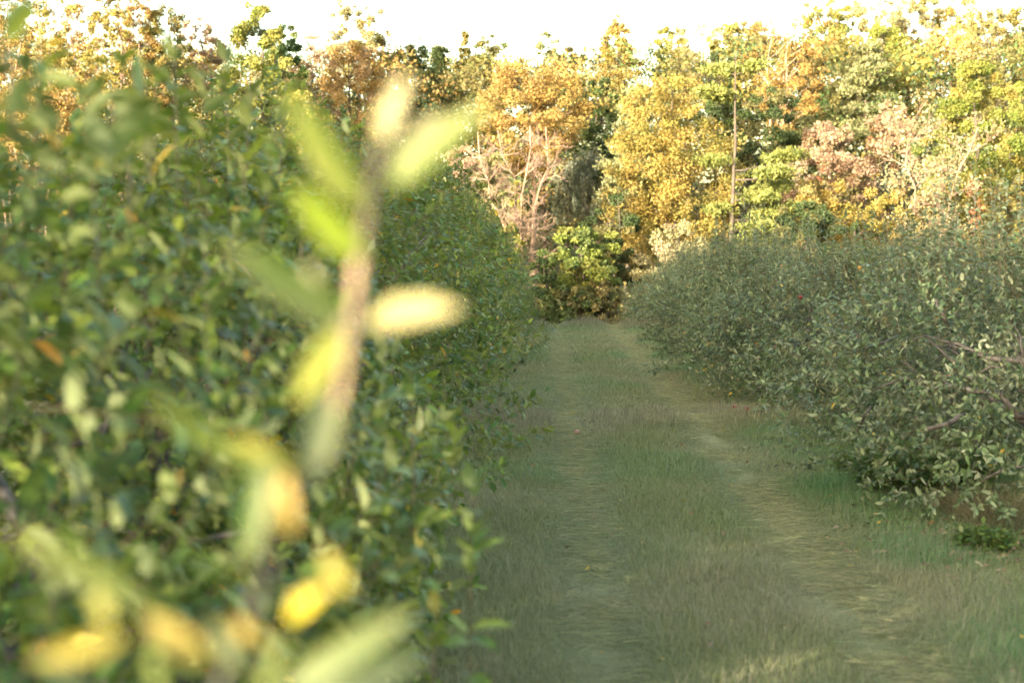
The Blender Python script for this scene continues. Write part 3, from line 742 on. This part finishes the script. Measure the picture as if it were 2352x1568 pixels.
def conifer(px, top, bot, wid, d, pal, label, name="pine_tree", side=None, plates=16, tuft=60, slim=1.0, bark=None, tr=.15, seed=None, droop=0.0, shape=.75, boughs=None, group="conifers of the autumn wood"):
    rng = np.random.default_rng(abs(int(px * 5 + top * 3 + d)) if seed is None else seed)
    base, h = place(px, top, d); w = wid / FOCAL * d; cb = max(.2, at(px, bot, d)[2] - base[2])
    root = thing(name, label, "tree", base, group); g, t = Geo(), Geo()
    tp = limb(t, rng, A(0, 0, -.2), A(0, 0, h), tr * max(1, h / 11), .02, .008, 14, 8)
    for k in range(plates):
        f = (k + rng.uniform(-.3, .3)) / plates; z = cb + (h - cb) * np.clip(f, 0, 1)
        if boughs is not None and f < boughs[0]: continue
        for j in range(rng.integers(4, 6)):
            th = rng.uniform(0, 6.283)
            ln = w / 2 * (np.clip(1.05 - f, .08, 1) ** shape) * rng.uniform(.55, 1.1)
            if side is not None: ln *= side(f, math.cos(th))
            if ln < .12: continue
            e = A(math.cos(th) * ln, math.sin(th) * ln, z + ln * (.12 + .25 * f - droop) + rng.uniform(-.15, .15))
            s = A(0, 0, z)
            pts = limb(t, rng, s, e, .035, .01, .05, 6, 4, -.03)
            m = int(tuft * ln / (w / 2) + 18)
            u = rng.random(m) ** .55 * .78 + .24
            c = s + (e - s) * u[:, None]
            spread = .16 * ln + .18
            c = c + rng.normal(0, 1, (m, 3)) * A(spread, spread, .07 + .02 * ln) * .75
            idx = np.repeat(np.arange(m), 7); N = len(idx)
            a = rdir(rng, N) + A(0, 0, .55) + unit((e - s)[None]) * .5
            cards(g, c[idx] + rng.normal(0, .07, (N, 3)), a, rdir(rng, N) + A(0, 0, .8), rng.uniform(.14, .28, N), pick(rng, PAL[pal], m, .15)[idx], .42 * slim)
    for (z, th, ln, rise, u0) in (boughs[1] if boughs is not None else ()):
        s0 = A(0, 0, z * h); e = A(math.cos(th) * ln, math.sin(th) * ln, z * h + rise)
        pts = limb(t, rng, s0, e, .05, .014, .05, 8, 5, -.05)
        m = int(95 * ln); u = u0 + (1.08 - u0) * rng.random(m) ** .8
        c = s0 + (e - s0) * u[:, None] + rng.normal(0, 1, (m, 3)) * A(.30, .36, .085)
        idx = np.repeat(np.arange(m), 9); N = len(idx)
        cards(g, c[idx] + rng.normal(0, .07, (N, 3)), rdir(rng, N) + A(0, 0, .5), rdir(rng, N) + A(0, 0, .9), rng.uniform(.14, .26, N), pick(rng, PAL[pal], m, .12)[idx], .42)
    g.build("crown", M_WOODS, root); t.build("trunk", M_DARKBARK if bark is None else bark, root)
    return root

def grow(t, rng, p, d, L, r, depth, tips, up=.25, spread=.5, mn=.008):
    e = p + d * L
    pts = limb(t, rng, p, e, r, r * .62, .10, 5, 5 if depth > 1 else 3)
    if depth == 0: tips.append(e); return
    for _ in range(rng.integers(3, 5) if depth > 1 else rng.integers(4, 7)):
        k = rng.integers(1, 5); nd = unit(d + rng.normal(0, spread, 3) + A(0, 0, up))
        grow(t, rng, pts[k], nd, L * rng.uniform(.5, .8), max(mn, r * .52), depth - 1, tips, up, spread, mn)

def bare(px, top, bot, wid, d, label, bark, name="bare_tree", depth=4, forks=((0, .1),), leafpal=None, nleaf=0, seed=3, up=.25, spread=.5, mn=.012, r0=.13, group="trees of the autumn wood"):
    rng = np.random.default_rng(seed); base, h = place(px, top, d); w = wid / FOCAL * d
    root = thing(name, label, "tree", base, group); t, tips = Geo(), []
    fork = A(0, 0, h * .22); limb(t, rng, A(0, 0, -.2), fork, r0, r0 * .85, .04, 6, 8)
    for ang, lean in forks:
        dr = unit(A(math.sin(lean) * math.cos(ang), math.sin(lean) * math.sin(ang), math.cos(lean)))
        pts = limb(t, rng, fork, fork + dr * h * .74, r0 * .7, .025, .05, 9, 7)
        for k in range(34):
            b = pts[rng.integers(0, 8)]
            th = rng.uniform(0, 6.28); nd = unit(A(math.cos(th), math.sin(th), rng.uniform(.1, 1.1)))
            grow(t, rng, b, nd, w * rng.uniform(.16, .30), .020, depth - 2, tips, up, spread, mn)
    t.build("trunk", bark, root)
    if leafpal:
        g = Geo(); tips = np.array(tips); idx = rng.integers(0, len(tips), nleaf)
        cards(g, tips[idx] + rng.normal(0, .22, (nleaf, 3)), rdir(rng, nleaf), rdir(rng, nleaf) + A(0, 0, .4), rng.uniform(.08, .17, nleaf), pick(rng, PAL[leafpal], nleaf))
        g.build("crown", M_WOODS, root)
    return root

def sprouty(px, top, bot, wid, d, label, pal="silver", n=330, seed=5, hmul=1.0):
    """Old orchard tree bristling with upright shoots."""
    rng = np.random.default_rng(seed); base, h = place(px, top, d); w = wid / FOCAL * d; cb = max(.3, at(px, bot, d)[2] - base[2])
    root = thing("old_apple_tree", label, "apple tree", base, "old silvery apple trees on the hillside"); g, t = Geo(), Geo()
    limb(t, rng, A(0, 0, -.2), A(0, 0, cb + (h - cb) * .4), .16, .08, .05, 6, 7)
    th = rng.uniform(0, 6.28, n); f = rng.random(n); r = w / 2 * np.sqrt(rng.random(n)) * np.sqrt(1 - (f * .9) ** 2)
    b = np.stack([np.cos(th) * r, np.sin(th) * r, cb + (h - cb) * .72 * f], -1)
    ln = (h - cb) * rng.uniform(.16, .36, n) * hmul; dr = unit(A(0, 0, 1) + rng.normal(0, .12, (n, 3)) + .25 * np.stack([np.cos(th), np.sin(th), 0 * th], -1) * (r / (w / 2))[:, None])
    stems(t, b, b + dr * ln[:, None], .012, (1, 1, 1))
    idx = np.repeat(np.arange(n), 42); N = len(idx); u = rng.random(N)
    p = b[idx] + dr[idx] * (ln[idx] * u)[:, None] + rng.normal(0, .05, (N, 3))
    a = rdir(rng, N) * A(1, 1, .4) + A(0, 0, .7)
    cards(g, p, a, rdir(rng, N) + A(0, 0, .5), rng.uniform(.09, .17, N), pick(rng, PAL[pal], n, .12)[idx] * np.exp(rng.normal(0, .12, (N, 1))), .8)
    for k in range(12): limb(t, rng, A(0, 0, cb * .8), b[rng.integers(0, n)], .06, .015, .1, 6, 4)
    g.build("crown", M_WOODS, root); t.build("trunk", M_DARKBARK, root)
    return root

def back(px, top, bot, wid, *a, **k):
    return broad(px, top - 22, bot, wid * 1.3, *a, **k)

def build_forest():
    shr = dict(name="shrub", cat="shrub", trunk=.04, group="shrubs at the foot of the wood")
    # --- the foot of the lane
    broad(1335, 515, 690, 190, 60.5, "ygreen", "yellow-green maple filling the gap at the far end of the lane", prof="egg", n=75, per=120, leaf=.15, trunk=.08, mix="green", flat=.4)
    bare(1205, 268, 640, 170, 61, "leafless pinkish tree with fine bare twigs beyond the left row's end", M_PINKBARK, depth=4, forks=((0, .12), (2.6, .18), (5.0, .10), (3.6, .3)), seed=8, up=.15, spread=.45, r0=.05, mn=.009)
    broad(1172, 505, 600, 62, 60.2, "yellow", "bright yellow vine-like shrub at the leafless tree's foot", prof="column", n=26, per=80, leaf=.14, **shr)
    broad(1188, 400, 500, 40, 60.8, "yellow", "small yellow creeper climbing the leafless pinkish tree", name="creeper", cat="creeper", prof="column", n=14, per=45, leaf=.12, trunk=.03, group="creepers on trunks")
    broad(1130, 345, 560, 120, 64, "tan", "pale yellow-green bush between the left row and the leafless tree", n=50, per=110, leaf=.13, mix="ygreen", **shr)
    broad(1052, 318, 520, 100, 62, "pink", "pink-leaved bush rising behind the top of the left row", n=34, per=70, leaf=.13, **shr)
    broad(1420, 440, 690, 135, 63, "dark", "brown-olive shrub coloured shade-dark between maple and golden tree", n=48, per=140, leaf=.14, mix="brown", **shr)  # leaf palette darkened to paint in the shade around it
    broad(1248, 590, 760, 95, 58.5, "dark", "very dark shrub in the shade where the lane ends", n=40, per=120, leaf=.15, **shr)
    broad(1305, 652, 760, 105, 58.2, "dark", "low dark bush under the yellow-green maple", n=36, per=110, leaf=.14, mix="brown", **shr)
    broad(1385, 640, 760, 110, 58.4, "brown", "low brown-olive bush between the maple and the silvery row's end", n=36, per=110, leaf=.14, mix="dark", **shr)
    broad(1560, 505, 700, 190, 61, "tan", "tan and pink shrub under the big golden tree", n=60, per=110, leaf=.13, mix="pink", **shr)
    broad(1660, 560, 720, 110, 60, "tan", "peach coloured low shrub at the pine's foot", n=30, per=100, leaf=.13, **shr)
    # --- middle
    broad(1545, 165, 640, 285, 67, "gold", "big golden yellow tree left of the tall pine with bare trunk", n=150, per=165, leaf=.15, mix="yellow", prof="egg", trunk=.2)
    conifer(1462, 190, 470, 150, 70, "palepine", "pale yellow-green pine peeping out behind the big golden tree", plates=13, tuft=46)
    conifer(1690, 118, 560, 225, 64.5, "pine", "tall pine with long bare trunk and layered bright boughs", plates=8, tuft=150, tr=.15, bark=M_DARKBARK, seed=17, shape=.30,
            side=lambda f, c: .8 if c < 0 else 1.0,
            boughs=(.66, [(.60, .1, 2.7, .75, .6), (.57, -.6, 2.2, .25, .5), (.62, 2.9, 1.2, .2, .4), (.52, .3, 2.4, .35, .45), (.50, -.5, 1.6, .1, .4), (.43, .15, 2.9, .6, .4), (.46, 3.0, .9, .1, .3), (.40, -.9, 1.7, .1, .35), (.36, .5, 1.5, .0, .35),
                          (.33, -.1, 1.0, .1, .35), (.24, .05, 2.8, .2, .3), (.22, -.5, 1.9, .0, .3), (.09, .0, 2.2, .1, .45)]))
    broad(1228, 128, 400, 225, 73, "orange", "orange-gold spreading tree behind the leafless pinkish tree", n=100, per=150, leaf=.15, mix="gold", prof="top", bark=M_PINKBARK)
    broad(1378, 172, 420, 150, 82, "dark", "dark green round tree between the orange tree and golden tree", n=70, per=170, leaf=.16, mix="green")
    broad(1780, 190, 470, 190, 73, "dark", "brown-green tree coloured shade-dark behind the pine's boughs, under the white trunked tree", n=70, per=150, leaf=.16, mix="brown")  # dark leaves paint in the shade region below the thin crown
    broad(1440, 250, 470, 120, 77, "dark", "dark green tree just left of the pale pine and golden tree", n=55, per=150, leaf=.16, mix="olive")
    sprouty(1345, 345, 520, 135, 78, "silvery apple tree bristling with upright shoots behind the green maple", seed=5)
    sprouty(1765, 355, 560, 120, 75, "silvery apple tree with upright shoots right of the tall pine", seed=6)
    sprouty(1745, 470, 620, 105, 70, "pale cream apple tree low beside the pine's trunk", seed=7)
    sprouty(2075, 395, 560, 110, 78, "pale sprouting apple tree behind the pinkish oak", seed=9)
    # --- right side
    broad(1905, 262, 520, 180, 70, "pink", "pinkish tan oak right of the silvery sprouting apple tree", n=80, per=130, leaf=.15, mix="tan", bark=M_PINKBARK)
    broad(2052, 222, 400, 130, 74, "pink", "rosy brown tree with a low rounded crown under the pale pines", n=55, per=110, leaf=.15, prof="round")
    broad(1900, 400, 600, 200, 65, "gold", "wide golden shrub in front of the pinkish oak", n=75, per=130, leaf=.14, mix="tan", **shr)
    broad(2040, 420, 620, 180, 64, "gold", "golden orange shrub below the rosy brown tree", n=65, per=130, leaf=.14, mix="yellow", **shr)
    broad(1850, 455, 680, 185, 60, "dark", "olive shrub coloured shade-dark above the silvery row", n=55, per=140, leaf=.14, mix="brown", **shr)  # sun reaches it; dark leaf palette stands in for a cast shadow
    broad(1965, 500, 690, 115, 59.5, "dark", "bluish green bush coloured shade-dark just above the silvery row", n=34, per=120, leaf=.14, **shr)  # dark leaf colours paint in the shade of this hollow
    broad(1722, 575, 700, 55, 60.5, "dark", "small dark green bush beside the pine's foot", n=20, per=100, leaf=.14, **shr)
    bare(2135, 255, 600, 190, 63, "thin tree with a forked pale trunk and sparse tan leaves", M_PINKBARK, name="sparse_tree", depth=4, forks=((0, .28), (3.1, .12)), leafpal="tan", nleaf=5200, seed=12, up=.35, spread=.4, r0=.075)
    broad(2245, 122, 560, 215, 69, "ygreen", "tall yellow-green tree with a rounded green top near the frame's edge", n=130, per=160, leaf=.15, mix="gold", trunk=.18)
    broad(2150, 430, 620, 150, 66, "yellow", "yellow shrub around the thin forked tree", n=50, per=120, leaf=.14, mix="gold", **shr)
    broad(2300, 380, 620, 170, 66, "olive", "olive and gold shrub below the tall yellow-green tree", n=60, per=120, leaf=.14, mix="gold", **shr)
    broad(2243, 400, 560, 42, 63.5, "red", "red and orange creeper on a trunk near the frame's edge", name="creeper", cat="creeper", prof="column", n=20, per=40, leaf=.13, trunk=.03, group="creepers on trunks")
    broad(1884, 355, 470, 24, 66, "red", "dark red creeper hanging in front of the pinkish oak", name="creeper", cat="creeper", prof="column", n=12, per=32, leaf=.12, trunk=.03, group="creepers on trunks")
    broad(2240, 530, 640, 140, 61, "olive", "low olive bush with red leaves above the silvery row", n=40, per=100, leaf=.14, mix="red", **shr)
    # --- behind, right
    conifer(1990, 95, 330, 190, 84, "palepine", "pale soft pine with feathery boughs behind the rosy brown tree", plates=15, tuft=62)
    back(2030, 70, 300, 140, 90, "ygreen", "light green tree standing behind the feathery pale pine", n=70, per=120, leaf=.17, mix="yellow")
    back(1812, 55, 320, 135, 82, "orange", "tall tree with white trunks and a thin orange crown", n=60, per=75, leaf=.16, prof="top", bark=M_PALEBARK, stemsn=3, trunk=.12)
    back(1858, 120, 320, 90, 84, "brown", "russet brown tree just beside the white trunked tree", n=45, per=120, leaf=.16, mix="olive")
    back(1650, 130, 330, 120, 88, "dark", "dark green tree peeping between the golden tree and pine", n=50, per=130, leaf=.17, mix="green")
    back(1590, 70, 300, 130, 94, "tan", "pale thin tree rising above the big golden tree", n=60, per=55, leaf=.17, mix="yellow", prof="top", bark=M_PALEBARK)
    back(1418, 34, 260, 120, 87, "gold", "solitary tall tree with a knob-shaped top on the skyline", n=62, per=110, leaf=.16, mix="orange", prof="cone")
    sky_r = [(1720, 78, 80, "tan", "thin pale skyline tree above the tall pine"), (1900, 35, 90, "yellow", "slim yellow skyline tree right of the white trunked tree"), (1952, 25, 90, "yellow", "slender skyline tree with a leaning tufted top"),
             (2022, 18, 100, "tan", "sparse tan skyline tree above the light green tree"), (2105, 12, 90, "tan", "see-through skyline tree with many thin stems"), (2190, 5, 120, "gold", "tallest broad-topped skyline tree above the yellow-green tree"),
             (2262, 55, 80, "tan", "low sparse skyline tree beside the tallest broad-topped one"), (2322, 42, 100, "olive", "brownish skyline tree at the frame's upper corner"), (2395, 60, 110, "gold", "golden skyline tree cut by the frame's edge"),
             (1668, 88, 70, "yellow", "small pale skyline tree left of the thin one above the pine"), (1545, 92, 70, "yellow", "short pale skyline tree beside the gap in the treeline")]
    for i, (px, top, w, p, lab) in enumerate(sky_r):
        broad(px, top - 42, 300, w * 1.25, 97 + (i % 3) * 3, p, lab, name="skyline_tree", n=80, per=85, leaf=.18, prof="top", bark=M_PINKBARK if i % 2 else None, stemsn=2, trunk=.10, mix="yellow", group="thin trees on the skyline")
    back(2330, 190, 420, 130, 80, "ygreen", "green tree behind the tall yellow-green one at the frame's edge", n=60, per=130, leaf=.16, mix="green")
    # --- behind, centre
    back(1262, 81, 300, 75, 92, "palepine", "pale creamy green tree on the skyline behind the orange tree", n=40, per=90, leaf=.17)
    back(1312, 114, 300, 70, 90, "dark", "small dark tree on the skyline beside the pale creamy one", n=36, per=100, leaf=.16, mix="orange")
    back(1128, 86, 330, 95, 86, "olive", "olive green domed tree on the skyline", n=55, per=140, leaf=.16, mix="green")
    back(1066, 81, 330, 80, 88, "olive", "olive grey pointed tree next to the domed skyline tree", n=50, per=120, leaf=.16, prof="cone")
    conifer(1010, 98, 330, 75, 90, "dark", "dark bluish spruce pointing above the treeline", name="spruce_tree", plates=14, tuft=40, droop=.2)
    back(945, 104, 360, 110, 86, "dark", "dark green tree behind the blurred shoot's top leaf", n=55, per=130, leaf=.16, mix="olive")
    back(882, 71, 360, 90, 84, "olive", "olive tree on the skyline left of the dark green one", n=50, per=110, leaf=.16, mix="gold", prof="round")
    # --- left
    back(820, 2, 300, 100, 82, "tan", "tall pale tree with an airy rounded top above the left row", n=60, per=95, leaf=.16, mix="gold", prof="top", bark=M_PALEBARK)
    back(800, 105, 340, 150, 76, "orange", "reddish gold tree below the tall airy tree", n=75, per=110, leaf=.15, mix="pink")
    back(738, 5, 260, 85, 88, "pink", "nearly bare pink tree faint against the sky", n=40, per=26, leaf=.15, prof="top", bark=M_PALEBARK)
    back(720, 110, 360, 110, 78, "pink", "rusty pink tree below the nearly bare pink one", n=55, per=85, leaf=.15, mix="brown")
    back(590, 8, 330, 135, 70, "ygreen", "brilliant yellow-green tree towering over the left row", n=85, per=125, leaf=.15, mix="yellow", seed=77)
    back(652, 55, 330, 85, 71, "green", "dark green tree hugging the brilliant yellow-green one", n=48, per=120, leaf=.15, mix="ygreen")
    back(455, 45, 330, 110, 73, "pink", "reddish brown tree left of the brilliant yellow-green tree", n=55, per=80, leaf=.15, mix="brown")
    back(385, 12, 330, 130, 70, "olive", "olive gold tree with a dark pointed top", n=75, per=125, leaf=.15, mix="gold", prof="egg")
    for i, (px, top, w, lab) in enumerate([(20, -110, 130, "golden birch at the frame's upper left corner"), (100, -95, 130, "tallest golden birch of the airy stand"), (175, -80, 120, "golden birch with thick orange leaves low down"), (245, -100, 120, "golden birch in the middle of the airy stand"),
                                           (318, -75, 110, "golden birch at the inner end of the stand, beside the olive tree"), (-60, -50, 140, "golden birch mostly cut off by the frame")]):
        broad(px, top, 330, w, 64 + (i % 3) * 4, "gold" if i % 2 else "orange", lab, name="birch_tree", n=85, per=58, leaf=.13, prof="column", bark=M_PINKBARK, stemsn=3, trunk=.045, mix="yellow", group="airy golden birches")
    broad(90, 190, 420, 300, 61, "orange", "orange bush under the golden birches", n=70, per=110, leaf=.14, mix="gold", **shr)
    broad(300, 230, 450, 220, 62, "brown", "dark brown shrub behind the left row's near trees", n=60, per=110, leaf=.14, mix="ygreen", **shr)
    broad(480, 230, 460, 200, 63, "olive", "dull olive shrub behind the left row, below the reddish tree", n=60, per=110, leaf=.14, mix="brown", **shr)
    broad(690, 200, 470, 180, 63, "yellow", "yellow-olive bush behind the blurred shoot", n=55, per=110, leaf=.14, mix="olive", **shr)
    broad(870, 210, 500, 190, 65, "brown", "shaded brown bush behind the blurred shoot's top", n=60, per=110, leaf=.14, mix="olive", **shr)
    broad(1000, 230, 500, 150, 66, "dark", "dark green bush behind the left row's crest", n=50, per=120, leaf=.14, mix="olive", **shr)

def build_wood_mass():
    """The rest of the wooded hillside, which reads as one mass between and behind the trees above."""
    rng = np.random.default_rng(71); g = Geo(); t = Geo()
    n = 2900
    y = rng.uniform(80, 128, n); x = rng.uniform(-.50, .50, n) * y
    pxs = 1176 + x / y * FOCAL
    line = np.interp(pxs, [-500, 0, 400, 700, 900, 1100, 1300, 1500, 1700, 2000, 2352, 2900], [85, 85, 100, 140, 130, 125, 135, 130, 105, 90, 85, 85])
    line = line + 45 * noise2(pxs, pxs * 0 + y * 3, 70.0, 31) + np.interp(pxs, [700, 850, 1300, 1450], [0, 0, 0, 0])
    ztop = CAM_Z + (580 - line) / FOCAL * y
    z0 = gz(x, y); f = rng.random(n) ** .95
    c = np.stack([x, y, z0 + .6 + np.maximum(1.5, ztop - z0) * f], -1)
    keys = [("olive", .32), ("brown", .22), ("green", .17), ("dark", .15), ("gold", .10), ("orange", .04)]
    ck = rng.choice(len(keys), n, p=[k[1] for k in keys])
    idx = np.repeat(np.arange(n), 160); N = len(idx); d = rdir(rng, N)
    p = c[idx] + d * (rng.random(N) ** .45 * 1.5)[:, None] * A(1, 1, .7)
    col = np.zeros((n, 3))
    for i, (k, _) in enumerate(keys): m = ck == i; col[m] = pick(rng, PAL[k], m.sum(), .15)
    cards(g, p, rdir(rng, N), d * .6 + A(0, 0, .5) + rng.normal(0, .5, (N, 3)), rng.uniform(.12, .28, N), col[idx] * np.exp(rng.normal(0, .2, (N, 1))))
    tag(g.build("woods", M_WOODS), "mottled olive and gold mass of the wood on the hillside", "wood", kind="stuff")
    g = Geo(); n = 900
    y = rng.uniform(60, 80, n); x = rng.uniform(-.46, .46, n) * y; c = np.stack([x, y, gz(x, y) + .3 + 1.6 * rng.random(n)], -1)
    idx = np.repeat(np.arange(n), 60); N = len(idx); d = rdir(rng, N); p = c[idx] + d * (rng.random(N) ** .45 * .9)[:, None]
    col = pick(rng, PAL["olive"] + PAL["brown"] + PAL["green"], n, .2)
    cards(g, p, rdir(rng, N), d * .6 + A(0, 0, .5) + rng.normal(0, .5, (N, 3)), rng.uniform(.12, .24, N), col[idx])
    tag(g.build("undergrowth", M_WOODS), "low olive undergrowth at the foot of the wooded hillside", "undergrowth", kind="stuff")

def build_shade_wood():
    """Unseen wood added on the ridge behind the camera: its long evening shadow covers the orchard, with a thin place shaped to let some sun through."""
    rng = np.random.default_rng(81); g = Geo()
    n = 3400
    t = rng.uniform(-75, 30, n); s = rng.uniform(-47, -41, n)
    hole = np.exp(-(np.abs(t + .35) / 1.15) ** 4); thin = np.exp(-(np.abs(t + 2.0) / 2.7) ** 4)
    x = s * ST + t * CT; y = s * CT - t * ST
    z0 = gz(x, y)
    top = 16.2 + 1.4 * (noise2(t, t * 0, 3.3, 5) - .5)
    zc = z0 + np.maximum(.5, top - z0) * rng.random(n)
    k = (rng.random(n) > np.maximum(1.0 * hole, .66 * thin)) | (zc > 10.5)
    c = np.stack([x, y, zc], -1)[k]; n = len(c)
    idx = np.repeat(np.arange(n), 40); N = len(idx); d = rdir(rng, N)
    p = c[idx] + d * (rng.random(N) ** .4 * .6)[:, None]
    cards(g, p, rdir(rng, N), rdir(rng, N), rng.uniform(.2, .42, N), pick(rng, PAL["green"] + PAL["olive"], n)[idx])
    tag(g.build("woods", M_WOODS), "unseen wood added behind the camera to shade the orchard", "wood", kind="stuff")

build_ground()
build_shade_wood()
build_left_row()
build_right_row()
build_front_shoot()
build_apples()
build_grass()
build_understory()
build_forest()
build_wood_mass()
